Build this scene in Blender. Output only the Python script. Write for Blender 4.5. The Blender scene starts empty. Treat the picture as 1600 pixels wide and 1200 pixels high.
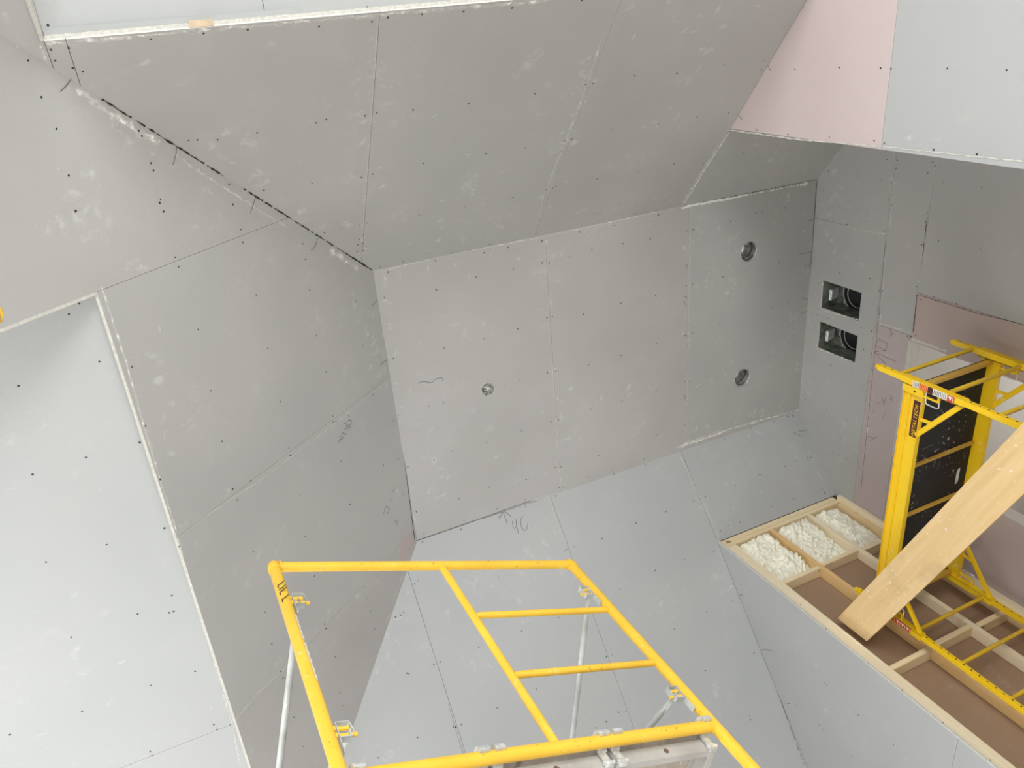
import bpy, bmesh, math, random
from mathutils import Vector, Matrix, noise
from mathutils.geometry import tessellate_polygon
random.seed(7)
SC = bpy.context.scene
C = SC.collection
V = Vector
# ------------------------------------------------------------------ camera
F = 1236.7                       # focal length in pixels of the 1600x1200 frame
R0 = V((0.90079662, 0.08145002, -0.42653411))    # camera right in world axes
R1 = V((-0.25119791, 0.89896221, -0.35884057))   # camera down
R2 = V((0.35421047, 0.43038685, 0.83024219))     # camera forward
cd = bpy.data.cameras.new('camera'); cam = bpy.data.objects.new('camera', cd); C.objects.link(cam)
cd.sensor_width = 36.0; cd.lens = F / 1600 * 36.0; cd.clip_start = 0.02; cd.clip_end = 100
m = Matrix.Identity(4)
for i in range(3):
    m[i][0] = R0[i]; m[i][1] = -R1[i]; m[i][2] = -R2[i]
cam.matrix_world = m
SC.camera = cam
# ------------------------------------------------------------------ world, light, exposure
SC.view_settings.view_transform = 'Standard'; SC.view_settings.look = 'None'
SC.view_settings.gamma = 1.0; SC.view_settings.exposure = 0.04
SC.view_settings.use_curve_mapping = False
w = bpy.data.worlds.new('world'); SC.world = w; w.use_nodes = True
w.node_tree.nodes['Background'].inputs[0].default_value = (0.86, 0.93, 1.0, 1)
w.node_tree.nodes['Background'].inputs[1].default_value = 1.0
def window_light(name, loc, direction, sx, sy, power, col=(0.97, 1.0, 1.035)):
    l = bpy.data.lights.new(name, 'AREA'); l.shape = 'RECTANGLE'; l.size = sx; l.size_y = sy
    l.energy = power; l.color = col
    o = bpy.data.objects.new(name, l); C.objects.link(o); o.location = loc
    o.rotation_euler = V(direction).to_track_quat('-Z', 'Y').to_euler()
    return o
FL = -1.676                        # main floor
window_light('daylight_west', (-2.95, 2.9, 0.75), (1, 0, 0), 3.3, 3.9, 150)
window_light('daylight_north', (.5, -3.55, 0.75), (0, 1, 0), 2.8, 3.9, 400)
window_light('added_fill_south', (-.9, 6.10, 0.2), (0, -1, 0), 2.8, 2.8, 150)  # added fill from an unseen south window, brightens the north slope
window_light('added_fill_hall', (7.45, 3.0, 2.3), (-1, 0, 0.0), 1.4, 1.5, 45)  # added fill for the hall beyond the opening, its window is unseen

# ------------------------------------------------------------------ materials
def newmat(name):
    mt = bpy.data.materials.new(name); mt.use_nodes = True
    nt = mt.node_tree; b = nt.nodes['Principled BSDF']
    return mt, nt, b
def N(nt, t, **kw):
    n = nt.nodes.new(t)
    for k, v in kw.items(): setattr(n, k, v)
    return n
def mixc(nt, fac, a, b):
    n = N(nt, 'ShaderNodeMix', data_type='RGBA')
    for s, v in ((0, fac), (6, a), (7, b)):
        if isinstance(v, bpy.types.NodeSocket): nt.links.new(v, n.inputs[s])
        else: n.inputs[s].default_value = v if s == 0 else (*v, 1)
    return n.outputs[2]
def tex(nt, scale, detail=3, rough=.5, vec=None, dist=0.0):
    n = N(nt, 'ShaderNodeTexNoise'); n.inputs['Scale'].default_value = scale
    n.inputs['Detail'].default_value = detail; n.inputs['Roughness'].default_value = rough
    n.inputs['Distortion'].default_value = dist
    if vec is None:
        tc = N(nt, 'ShaderNodeTexCoord'); vec = tc.outputs['Object']
    nt.links.new(vec, n.inputs['Vector'])
    return n.outputs['Fac']
def scaled(nt, sx, sy, sz):
    tc = N(nt, 'ShaderNodeTexCoord'); mp = N(nt, 'ShaderNodeMapping')
    mp.inputs['Scale'].default_value = (sx, sy, sz); nt.links.new(tc.outputs['Object'], mp.inputs['Vector'])
    return mp.outputs['Vector']
def ramp(nt, src, lo, hi, v0=0.0, v1=1.0):
    n = N(nt, 'ShaderNodeMapRange'); n.clamp = True
    n.inputs[1].default_value = lo; n.inputs[2].default_value = hi
    n.inputs[3].default_value = v0; n.inputs[4].default_value = v1
    nt.links.new(src, n.inputs[0]); return n.outputs[0]
def mul(nt, a, b):
    n = N(nt, 'ShaderNodeMath', operation='MULTIPLY')
    for i, v in enumerate((a, b)):
        if isinstance(v, bpy.types.NodeSocket): nt.links.new(v, n.inputs[i])
        else: n.inputs[i].default_value = v
    return n.outputs[0]
def drywall(name, col, warm, chalk=.5):
    mt, nt, b = newmat(name)
    base = mixc(nt, ramp(nt, tex(nt, 1.1, 3), .35, .65), col, warm)
    big = ramp(nt, tex(nt, 2.2, 2), .50, .72)
    sm = ramp(nt, tex(nt, 16, 5, .62, dist=.4), .56, .74)
    c = mixc(nt, mul(nt, mul(nt, big, sm), chalk), base, (.62, .62, .60))
    sp = ramp(nt, tex(nt, 55, 2, .5), .73, .80)
    c = mixc(nt, mul(nt, sp, .35), c, (.75, .74, .70))
    nt.links.new(c, b.inputs['Base Color'])
    b.inputs['Roughness'].default_value = .62
    b.inputs['Specular IOR Level'].default_value = .35
    bp = N(nt, 'ShaderNodeBump'); bp.inputs['Strength'].default_value = .05; bp.inputs['Distance'].default_value = .01
    nt.links.new(tex(nt, 90, 2), bp.inputs['Height']); nt.links.new(bp.outputs[0], b.inputs['Normal'])
    return mt
def plain(name, col, rough=.6, metal=0.0, var=.12, scale=30, bump=0.0):
    mt, nt, b = newmat(name)
    c = mixc(nt, ramp(nt, tex(nt, scale, 4), .3, .7), tuple(x*(1-var) for x in col), tuple(min(1, x*(1+var)) for x in col))
    nt.links.new(c, b.inputs['Base Color']); b.inputs['Roughness'].default_value = rough; b.inputs['Metallic'].default_value = metal
    if bump:
        bp = N(nt, 'ShaderNodeBump'); bp.inputs['Strength'].default_value = bump; bp.inputs['Distance'].default_value = .01
        nt.links.new(tex(nt, scale*2, 4), bp.inputs['Height']); nt.links.new(bp.outputs[0], b.inputs['Normal'])
    return mt
def paint(name, col, dark, chips=1.0, spl=.5):
    mt, nt, b = newmat(name)
    c = mixc(nt, ramp(nt, tex(nt, 7, 4), .3, .7), col, dark)
    ch = ramp(nt, tex(nt, 75, 3, .6), .68, .72)
    c = mixc(nt, mul(nt, ch, .8*chips), c, (.07, .045, .02))
    wh = mul(nt, ramp(nt, tex(nt, 38, 4, .6, dist=.5), .60, .66), ramp(nt, tex(nt, 4, 2), .5, .62))
    c = mixc(nt, mul(nt, wh, spl), c, (.78, .77, .70))
    nt.links.new(c, b.inputs['Base Color']); b.inputs['Roughness'].default_value = .38
    return mt
def wood(name, a, bcol, axis=0, knots=True, splat=0.0, rot=0.0, stain=0.0):
    mt, nt, b = newmat(name)
    sc = [14, 14, 14]; sc[axis] = .9
    vec = scaled(nt, *sc)
    if rot:
        mp0 = N(nt, 'ShaderNodeMapping'); mp0.inputs['Rotation'].default_value = (rot, 0, 0); tc0 = N(nt, 'ShaderNodeTexCoord')
        nt.links.new(tc0.outputs['Object'], mp0.inputs['Vector']); nt.links.new(mp0.outputs['Vector'], vec.node.inputs['Vector'])
    g = tex(nt, 1.6, 5, .6, vec, dist=.6)
    c = mixc(nt, ramp(nt, g, .3, .7), a, bcol)
    if knots:
        k = ramp(nt, tex(nt, 9, 1), .74, .80)
        c = mixc(nt, mul(nt, k, .7), c, (.12, .06, .025))
    if stain:
        c = mixc(nt, mul(nt, ramp(nt, tex(nt, 2.6, 4, .6), .55, .72), stain), c, (.20, .14, .09))
    if splat:
        s = ramp(nt, tex(nt, 40, 3, .6), .66, .70)
        c = mixc(nt, mul(nt, s, splat), c, (.8, .78, .7))
    nt.links.new(c, b.inputs['Base Color']); b.inputs['Roughness'].default_value = .65
    return mt
M = {}
M['gray'] = drywall('drywall_gray', (.398, .388, .370), (.432, .416, .397))
M['gray_warm'] = drywall('drywall_gray_warm', (.395, .378, .358), (.435, .417, .398))
M['gray_cool'] = drywall('drywall_gray_cool', (.400, .405, .400), (.425, .424, .412))
M['gray_dusty'] = drywall('drywall_gray_dusty', (.385, .382, .362), (.425, .415, .390), .8)
M['light'] = drywall('drywall_light', (.405, .408, .398), (.425, .425, .412), .25)
M['pink'] = drywall('drywall_pink', (.520, .425, .410), (.550, .455, .435), .2)
M['mauve'] = drywall('drywall_mauve', (.430, .355, .345), (.460, .385, .370), .25)
M['tan'] = drywall('drywall_tan', (.450, .360, .320), (.470, .375, .335), .25)
M['beige'] = drywall('drywall_beige', (.52, .48, .42), (.56, .52, .46), .2)
M['gypsum'] = plain('gypsum_core', (.57, .55, .49), .9, 0, .12, 60, .3)
M['caulk'] = plain('white_caulk_and_highlight', (.74, .72, .66), .9, 0, .12, 60)
M['backpaper'] = drywall('drywall_back_paper', (.300, .190, .115), (.345, .225, .140), .25)
M['screw'] = plain('black_screw', (.012, .012, .012), .5)
M['gap'] = plain('shadow_gap', (.02, .018, .015), .95)
M['pencil'] = plain('pencil_line', (.13, .125, .12), .8)
M['exposed'] = plain('paper_backing', (.55, .42, .28), .8)
M['yellow'] = paint('yellow_scaffold_paint', (.92, .58, .055), (.86, .50, .04))
M['yellow_b'] = paint('yellow_powder_coat', (.90, .60, .012), (.86, .54, .010), .25, .35)
M['yellow_r'] = paint('yellow_rung_splattered', (.80, .52, .02), (.70, .43, .03), .5, 1.0)
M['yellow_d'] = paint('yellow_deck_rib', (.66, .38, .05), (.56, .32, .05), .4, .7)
M['galv'] = plain('galvanised_steel', (.64, .65, .63), .5, .35, .25, 45, .1)
M['galv_dirty'] = paint('galvanised_dirty', (.60, .62, .59), (.36, .37, .35), .5, .9)
M['alum'] = paint('scuffed_aluminium', (.50, .49, .46), (.38, .36, .34), .8, .6)
M['ply'] = wood('plank_plywood', (.36, .30, .25), (.52, .46, .40), 1, True, .5)
M['ply_edge'] = plain('plywood_edge', (.16, .10, .08), .8, 0, .4, 80)
M['black'] = paint('black_deck', (.008, .008, .008), (.018, .017, .016), 0, .5); M['black'].node_tree.nodes['Principled BSDF'].inputs['Roughness'].default_value = .7
M['stud_z'] = wood('stud_wood_upright', (.80, .62, .36), (.70, .50, .26), 2)
M['stud_pale'] = wood('stud_wood_pale', (.88, .77, .56), (.80, .67, .45), 2)
M['stud_or'] = wood('stud_wood_orange', (.72, .46, .18), (.80, .56, .27), 2)
M['stud_x'] = wood('stud_wood_level', (.86, .71, .46), (.78, .61, .36), 0)
M['board'] = wood('brace_board_wood', (.76, .54, .27), (.66, .45, .20), 1, True, .85, -.443, .30)
M['foam'] = plain('spray_foam', (.90, .86, .70), .6, 0, .07, 35, .2)
M['wire'] = plain('zinc_wire', (.75, .75, .76), .3, .6)
M['tin'] = plain('bright_tin', (.62, .62, .60), .22, .9, .25, 30)
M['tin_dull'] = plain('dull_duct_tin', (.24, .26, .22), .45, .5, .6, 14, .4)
M['flex'] = plain('black_flex_duct', (.012, .012, .013), .35)
M['dark'] = plain('dark_cavity', (.02, .02, .018), .9)
M['floor'] = plain('dusty_subfloor', (.56, .56, .54), .8, 0, .15, 6)
M['deck_ply'] = plain('landing_plywood', (.30, .24, .17), .85, 0, .12, 5)
M['shell'] = plain('exterior_sheathing', (.30, .24, .17), .9, 0, .1, 5)
for nm, cc in (('label_white', (.80, .78, .72)), ('label_orange', (.80, .27, .05)), ('label_maroon', (.07, .012, .01)),
               ('label_red', (.62, .05, .03)), ('label_black', (.02, .02, .02)), ('label_green', (.12, .22, .06))):
    M[nm] = plain(nm, cc, .5, 0, .05)
# chalk: thin rubbed plaster marks, fading to nothing at their rims
mt, nt, b = newmat('chalk_rub')
at = N(nt, 'ShaderNodeAttribute'); at.attribute_name = 'fade'
fac = mul(nt, at.outputs['Fac'], mul(nt, ramp(nt, tex(nt, 26, 6, .68), .42, .70), .50))
tr = N(nt, 'ShaderNodeBsdfTransparent'); mx = N(nt, 'ShaderNodeMixShader')
nt.links.new(fac, mx.inputs[0]); nt.links.new(tr.outputs[0], mx.inputs[1]); nt.links.new(b.outputs[0], mx.inputs[2])
nt.links.new(mx.outputs[0], nt.nodes['Material Output'].inputs[0])
b.inputs['Base Color'].default_value = (.92, .91, .88, 1); b.inputs['Roughness'].default_value = .9
M['chalk'] = mt
mt, nt, b = newmat('plaster_rub')
at = N(nt, 'ShaderNodeAttribute'); at.attribute_name = 'fade'
fac = mul(nt, at.outputs['Fac'], ramp(nt, tex(nt, 34, 5, .7), .36, .60))
tr = N(nt, 'ShaderNodeBsdfTransparent'); mx = N(nt, 'ShaderNodeMixShader')
nt.links.new(fac, mx.inputs[0]); nt.links.new(tr.outputs[0], mx.inputs[1]); nt.links.new(b.outputs[0], mx.inputs[2])
nt.links.new(mx.outputs[0], nt.nodes['Material Output'].inputs[0])
b.inputs['Base Color'].default_value = (.97, .94, .87, 1); b.inputs['Roughness'].default_value = .9
M['rub'] = mt

# ------------------------------------------------------------------ mesh helpers
class MB:
    def __init__(s): s.v = []; s.f = []; s.m = []; s.sm = []; s.mats = []; s.fade = []
    def mi(s, mat):
        if mat not in s.mats: s.mats.append(mat)
        return s.mats.index(mat)
    def add(s, vs, fs, mat, smooth=False, fade=None):
        o = len(s.v); s.v += [tuple(x) for x in vs]; k = s.mi(mat)
        s.fade += (fade if fade else [0.0]*len(vs))
        for f in fs: s.f.append(tuple(i+o for i in f)); s.m.append(k); s.sm.append(smooth)
    def box(s, c, ax, h, mat, bev=0.0):
        c = V(c); ax = [V(a).normalized() for a in ax]
        if bev <= 0:
            vs = [c + ax[0]*h[0]*i + ax[1]*h[1]*j + ax[2]*h[2]*k for i in (-1, 1) for j in (-1, 1) for k in (-1, 1)]
            s.add(vs, [(0, 1, 3, 2), (4, 6, 7, 5), (0, 4, 5, 1), (2, 3, 7, 6), (0, 2, 6, 4), (1, 5, 7, 3)], mat); return
        bm = bmesh.new(); bmesh.ops.create_cube(bm, size=2)
        for v in bm.verts: v.co = V((v.co.x*h[0], v.co.y*h[1], v.co.z*h[2]))
        bmesh.ops.bevel(bm, geom=bm.edges[:], offset=bev, segments=2, affect='EDGES')
        bm.verts.ensure_lookup_table()
        s.add([c + ax[0]*v.co.x + ax[1]*v.co.y + ax[2]*v.co.z for v in bm.verts], [[v.index for v in f.verts] for f in bm.faces], mat)
        bm.free()
    def abox(s, x0, x1, y0, y1, z0, z1, mat, bev=0.0):
        s.box(((x0+x1)/2, (y0+y1)/2, (z0+z1)/2), ((1, 0, 0), (0, 1, 0), (0, 0, 1)), ((x1-x0)/2, (y1-y0)/2, (z1-z0)/2), mat, bev)
    def tube(s, pts, r, mat, seg=16, closed=False, caps=True):
        pts = [V(p) for p in pts]; n = len(pts); rs = r if isinstance(r, (list, tuple)) else [r]*n
        ring = []; up = None
        for i, p in enumerate(pts):
            if closed: t = (pts[(i+1) % n]-pts[i-1]).normalized()
            else: t = ((pts[min(i+1, n-1)]-p).normalized() + (p-pts[max(i-1, 0)]).normalized()).normalized()
            if up is None:
                a = V((0, 0, 1)) if abs(t.z) < .9 else V((1, 0, 0)); up = (a - t*a.dot(t)).normalized()
            else: up = (up - t*up.dot(t)).normalized()
            sd = t.cross(up)
            ring.append([p + (up*math.cos(2*math.pi*k/seg) + sd*math.sin(2*math.pi*k/seg))*rs[i] for k in range(seg)])
        vs = [v for rg in ring for v in rg]; fs = []
        for i in range(n if closed else n-1):
            a = i*seg; b2 = ((i+1) % n)*seg
            for k in range(seg): fs.append((a+k, a+(k+1) % seg, b2+(k+1) % seg, b2+k))
        s.add(vs, fs, mat, True)
        if caps and not closed:
            s.add(ring[0], [tuple(reversed(range(seg)))], mat); s.add(ring[-1], [tuple(range(seg))], mat)
    def poly(s, pts, nrm, th, mat, holes=(), edge=None):
        """flat sheet: pts are on the front face, nrm points to the room, body goes behind"""
        nrm = V(nrm).normalized(); loops = [[V(p) for p in pts]] + [[V(p) for p in h] for h in holes]
        flat = [p for l in loops for p in l]
        tr = [tuple(t) for t in tessellate_polygon(loops)]
        tri = []
        for t in tr:
            a, b2, c = (flat[i] for i in t)
            nn = (b2-a).cross(c-a)
            if nn.length < 1e-9: continue
            tri.append(t if nn.dot(nrm) > 0 else (t[0], t[2], t[1]))
        s.add(flat, tri, mat)
        s.add([p - nrm*th for p in flat], [(t[0], t[2], t[1]) for t in tri], M['backpaper'] if edge is None else edge)
        for l in loops:
            n = len(l)
            s.add(l + [p-nrm*th for p in l], [(i, (i+1) % n, n+(i+1) % n, n+i) for i in range(n)], M['gypsum'] if edge is None else edge)
    def build(s, name, parent=None):
        me = bpy.data.meshes.new(name); me.from_pydata(s.v, [], s.f)
        for mt_ in s.mats: me.materials.append(mt_)
        me.polygons.foreach_set('material_index', s.m); me.polygons.foreach_set('use_smooth', s.sm)
        if any(s.fade):
            a = me.attributes.new('fade', 'FLOAT', 'POINT'); a.data.foreach_set('value', s.fade)
        me.update()
        o = bpy.data.objects.new(name, me); C.objects.link(o)
        if parent is not None: o.parent = parent
        return o
def tag(o, label=None, cat=None, group=None, kind=None):
    if label: o['label'] = label
    if cat: o['category'] = cat
    if group: o['group'] = group
    if kind: o['kind'] = kind
    return o
def root(name, label=None, cat=None, group=None, kind=None):
    o = bpy.data.objects.new(name, None); C.objects.link(o); o.empty_display_size = .05
    return tag(o, label, cat, group, kind)
def struct(name, label=None):
    return root(name, label, None, None, 'structure')
def relocate(o, loc):
    """move a root Empty to loc without moving its children"""
    loc = V(loc)
    o.location = loc
    for ch in o.children: ch.matrix_parent_inverse = Matrix.Translation(-loc)

# ------------------------------------------------------------------ room geometry (metres, camera at the origin)
H = 4.76; SL = .82
XA, XB, XE = 1.155, 3.53, 4.82        # flat ceiling west edge, opening plane, east wall
YA, YD = 1.43, 3.52                   # flat ceiling north and south edges
LZ = 3.62                             # lower flat ceilings
WX, NY, SY = -3.0, -3.6, 6.15         # outer walls
zN = lambda y: H - SL*(YA-y)
zS = lambda y: H - SL*(y-YD)
zW = lambda x: H - SL*(XA-x)
class Pl:
    def __init__(s, p, n): s.p = V(p); s.n = V(n).normalized()
    def px(s, x, y, off=.0012):
        r = R0*(x-800) + R1*(y-600) + R2*F
        return r*(s.p.dot(s.n)/r.dot(s.n)) + s.n*off
PC = Pl((0, 0, H), (0, 0, -1)); PN = Pl((0, YA, H), (0, SL, -1)); PS = Pl((0, YD, H), (0, -SL, -1))
PW = Pl((XA, 0, H), (SL, 0, -1)); PL = Pl((0, 0, LZ), (0, 0, -1)); PE = Pl((XE, 0, 0), (-1, 0, 0)); PX = Pl((XB, 0, 0), (-1, 0, 0))
PK = Pl((0, 4.14, 0), (0, -1, 0))
def clip(poly, axis, lo, hi):
    for sgn, lim in ((1, lo), (-1, -hi)):
        out = []
        for i in range(len(poly)):
            a, b2 = poly[i-1], poly[i]; da = a[axis]*sgn-lim; db = b2[axis]*sgn-lim
            if (da >= 0) != (db >= 0):
                t = da/(da-db); out.append(tuple(a[k]+(b2[k]-a[k])*t for k in range(len(a))))
            if db >= 0: out.append(b2)
        poly = out
        if not poly: return []
    return poly
G = .0012
TH = .0127
def sheets(parent, nrm, outline, axis, cuts, lift, mats, holes=()):
    """split a 2-D outline into drywall sheets along cuts; lift() turns 2-D to 3-D"""
    for i in range(len(cuts)-1):
        p = clip([tuple(q) for q in outline], axis, cuts[i]+G, cuts[i+1]-G)
        if len(p) < 3: continue
        mb = MB()
        hs = [[lift(*q) for q in h] for h in holes if cuts[i] < sum(q[axis] for q in h)/len(h) < cuts[i+1]]
        mb.poly([lift(*q) for q in p], nrm, TH, M[mats[i % len(mats)]], hs)
        mb.build('drywall_sheet', parent)
def circ(cx, cy, r, n=28): return [(cx+r*math.cos(2*math.pi*k/n), cy+r*math.sin(2*math.pi*k/n)) for k in range(n)]
def octo(cx, cy, r): return [(cx+r*math.cos(math.pi/8+math.pi/4*k), cy+r*math.sin(math.pi/8+math.pi/4*k)) for k in range(8)]
CANS = ((4.155, 1.90), (4.152, 3.00)); JB = (1.84, 2.455)
Cc = struct('ceiling')
sheets(Cc, PC.n, [(XA, YA), (XE, YA), (XE, YD), (XA, YD)], 0, [XA-.01, 2.372, 3.575, XE+.01],
       lambda x, y: (x, y, H), ['gray_warm', 'gray_warm', 'gray_dusty'], [circ(x, y, .083) for x, y in CANS] + [octo(*JB, .054)])
Cn = struct('ceiling_north')
sheets(Cn, PN.n, [(XA, YA), (XB-.002, YA), (XB-.002, -.02), (-.2, -.02), (-.2, .075)], 0, [-.3, -.13, 1.075, 2.29, 3.6],
       lambda x, y: (x, y, zN(y)), ['gray_warm', 'gray_warm', 'gray', 'gray_warm'])
mb = MB(); mb.poly([(x, y, zN(y)) for x, y in ((-.2022, .0728), (-.2022, -.018), (-.213, -.018), (-.213, NY), (WX, NY), (WX, -2.725))], PN.n, TH, M['gray_warm']); mb.build('drywall_sheet', Cn)
Cna = struct('ceiling_alcove_north')
sheets(Cna, PN.n, [(XB+.002, YA), (XE, YA), (XE, .84), (XB+.002, .84)], 0, [3, 5], lambda x, y: (x, y, zN(y)), ['gray_dusty'])
Cw = struct('ceiling_west')
sheets(Cw, PW.n, [(XA, YA), (XA, YD), (-.29, YD+XA+.29), (-.29, .925), (.65, .925)], 1, [.92, 2.165, 3.41, 6],
       lambda x, y: (x, y, zW(x)), ['gray', 'gray', 'gray_warm'])
mb = MB(); mb.poly([(x, y, zW(x)) for x, y in ((.648, .923), (WX, .923), (WX, -2.725))], PW.n, TH, M['gray_warm']); mb.build('drywall_sheet', Cw)
# the pink offcut patched into the corner
mb = MB(); mb.poly([PW.px(x, y, .0015) for x, y in ((643, 833), (648, 847), (625, 893), (624, 848))], PW.n, .001, M['mauve']); mb.build('drywall_patch', Cw)
Cs = struct('ceiling_south')
sheets(Cs, PS.n, [(XA, YD), (XB-.002, YD), (XB-.002, SY), (-.235, SY), (-.235, 4.91)], 0, [-1, 1.02, 2.27, 4],
       lambda x, y: (x, y, zS(y)), ['gray_cool', 'gray_cool', 'gray_cool'])
mb = MB(); mb.poly([(x, y, zS(y)) for x, y in ((-.237, 4.91), (-.237, SY), (WX, SY), (WX, 4.91))], PS.n, TH, M['gray_cool']); mb.build('drywall_sheet', Cs)
Csa = struct('ceiling_alcove_south')
sheets(Csa, PS.n, [(XB+.002, YD), (XE, YD), (XE, 4.14), (XB+.002, 4.14)], 0, [3, 5], lambda x, y: (x, y, zS(y)), ['gray_cool'])
Cln = struct('ceiling_lower_north')
sheets(Cln, PL.n, [(-.198, -.041), (XB, -.041), (XB, NY), (-.198, NY)], 0, [-.3, .61, 1.83, 3.05, 4], lambda x, y: (x, y, LZ), ['light'])
Clw = struct('ceiling_lower_west')
sheets(Clw, PL.n, [(WX, .93), (-.3035, .93), (-.3035, 4.91), (WX, 4.91)], 1, [0, 3.45, 5], lambda x, y: (x, y, LZ), ['light'])
# raw board stacks where the slopes stop just below the lower ceilings
mb = MB(); mb.box((1.665, -.031, 3.60), ((1, 0, 0), (0, 1, 0), (0, 0, 1)), (1.865, .0095, .022), M['gypsum'], .004); mb.build('cut_edge', Cn)
mb = MB(); mb.box((.27, -.051, 3.613), ((1, 0, 0), (0, 1, 0), (0, 0, 1)), (.467, .010, .006), M['light']); mb.build('offcut_strip', Cn)
mb = MB(); mb.box((-.297, 2.93, 3.60), ((1, 0, 0), (0, 1, 0), (0, 0, 1)), (.006, 2.0, .021), M['gypsum'], .003); mb.build('cut_edge', Cw)
mb = MB(); mb.poly([(-.199, -.02, 3.558), (-.199, -.02, 3.64), (-.199, NY, 3.64), (-.199, NY, zN(NY)-.013)], (1, 0, 0), .013, M['gypsum']); mb.build('cheek_panel', Cn)
mb = MB(); mb.poly([(-.29, .935, 3.575), (-.29, .935, 3.62), (WX, .935, 3.62), (WX, .935, zW(WX))], (0, 1, 0), .013, M['gray']); mb.build('cheek_panel', Cw)
# walls ------------------------------------------------------------
LAND = 1.30
We = struct('wall_east')
yz = lambda y, z: (XE, y, z)
REG = [[(2.24, 4.215), (2.24, 4.615), (2.475, 4.615), (2.475, 4.215)], [(2.60, 4.205), (2.60, 4.61), (2.84, 4.61), (2.84, 4.205)]]
top = [(.84, zN(.84)), (YA, H), (YD, H), (4.14, zS(4.14))]
sheets(We, PE.n, [(.84, 4.055), *top, (4.14, 4.055)], 0, [.8, 1.75, 4.2], yz, ['gray_dusty'], REG)
sheets(We, PE.n, [(.84, 3.728), (.84, 4.052), (2.44, 4.052), (2.44, 3.728)], 0, [.8, 2.5], yz, ['gray'])
sheets(We, PE.n, [(2.443, 3.742), (2.443, 4.052), (4.14, 4.052), (4.14, 3.742)], 0, [2.4, 4.3], yz, ['mauve'])
sheets(We, PE.n, [(.84, LAND), (.84, 3.725), (2.10, 3.725), (2.10, LAND)], 0, [.8, 2.3], yz, ['gray'])
sheets(We, PE.n, [(2.103, LAND), (2.103, 3.725), (2.48, 3.725), (2.48, LAND)], 0, [2, 2.6], yz, ['tan'])
sheets(We, PE.n, [(3.48, LAND), (3.48, 3.738), (4.14, 3.738), (4.14, LAND)], 0, [3, 4.3], yz, ['mauve'])
mb = MB()
for a, b2 in (((2.46, LAND), (2.48, 3.75)), ((3.48, LAND), (3.50, 3.75))): mb.abox(XE+.0128, XE+.11, a[0], b2[0], LAND, 3.75, M['beige'])
mb.abox(XE+.0128, XE+.121, 2.46, 3.50, 3.741, 3.78, M['beige']); mb.build('opening_frame', We)
Wne = struct('wall_northeast')
yx = lambda y, z: (XB, y, z)
sheets(Wne, PX.n, [(NY, 3.07), (NY, LZ), (-.05, LZ), (-.02, zN(-.02)), (.84, zN(.84)), (.84, 3.07)], 0, [-3, 1], yx, ['pink'])
sheets(Wne, PX.n, [(NY, 1.85), (NY, 3.067), (.84, 3.067), (.84, 1.85)], 0, [-3, 1], yx, ['light'])
sheets(Wne, PX.n, [(NY, FL), (NY, 1.847), (.84, 1.847), (.84, FL)], 0, [-3, 1], yx, ['gray'])
mb = MB(); mb.poly([(XB+.013, .84, LAND), (XB+.013, .84, zN(.84)), (XE, .84, zN(.84)), (XE, .84, LAND)], (0, 1, 0), .013, M['gray_warm']); mb.build('drywall_sheet', Wne)
Wse = struct('wall_southeast')
sheets(Wse, PX.n, [(4.13, FL), (4.13, zS(4.13)), (SY, zS(SY)), (SY, FL)], 1, [-2, .8, 2.02, 5], yx, ['gray_cool'])
Wle = struct('wall_landing')
mb = MB(); mb.poly([(XB, .84, FL), (XB, .84, LAND-.02), (XB, 4.13, LAND-.02), (XB, 4.13, FL)], (-1, 0, 0), .013, M['gray']); mb.build('drywall_sheet', Wle)
fl = MB(); fl.abox(WX-.1, XB, NY-.1, SY+.1, FL-.1, FL, M['floor']); tag(fl.build('floor'), kind='structure')
fl = MB(); fl.abox(XB+.014, 8.0, .80, 5.0, LAND-.25, LAND, M['deck_ply']); tag(fl.build('floor_landing'), kind='structure')
mb = MB(); mb.abox(XE+.12, 7.6, 1.2, 4.9, 3.74, 3.76, M['beige']); tag(mb.build('ceiling_hall'), kind='structure')
mb = MB(); mb.abox(XE+.12, 7.5, 1.1, 1.2, LAND, 3.74, M['beige']); mb.abox(XE+.12, 7.5, 4.9, 5.0, LAND, 3.74, M['beige'])
mb.abox(7.5, 7.6, 1.1, 2.2, LAND, 3.74, M['beige']); mb.abox(7.5, 7.6, 3.8, 5.0, LAND, 3.74, M['beige']); mb.abox(7.5, 7.6, 2.2, 3.8, 3.1, 3.74, M['beige'])
mb.abox(7.5, 7.6, 2.2, 3.8, LAND, 1.5, M['beige']); tag(mb.build('wall_hall'), kind='structure')  # end wall leaves an added window opening for the hall fill
def holed_wall(name, pts, nrm, hole):
    mb = MB(); mb.poly(pts, nrm, .16, M['gray'], [hole], M['shell']); return tag(mb.build(name), kind='structure')
holed_wall('wall_west', [(WX, NY, FL), (WX, SY, FL), (WX, SY, 5.3), (WX, NY, 5.3)], (1, 0, 0), [(WX, 1.25, -1.2), (WX, 4.55, -1.2), (WX, 4.55, 2.7), (WX, 1.25, 2.7)])
holed_wall('wall_north', [(WX, NY, FL), (XB+.013, NY, FL), (XB+.013, NY, 5.3), (WX, NY, 5.3)], (0, 1, 0), [(-.9, NY, -1.2), (1.9, NY, -1.2), (1.9, NY, 2.7), (-.9, NY, 2.7)])
holed_wall('wall_south', [(WX, SY, FL), (XB+.013, SY, FL), (XB+.013, SY, 5.3), (WX, SY, 5.3)], (0, -1, 0), [(-2.3, SY, -1.2), (.5, SY, -1.2), (.5, SY, 1.6), (-2.3, SY, 1.6)])  # opening made for the added south window
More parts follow.
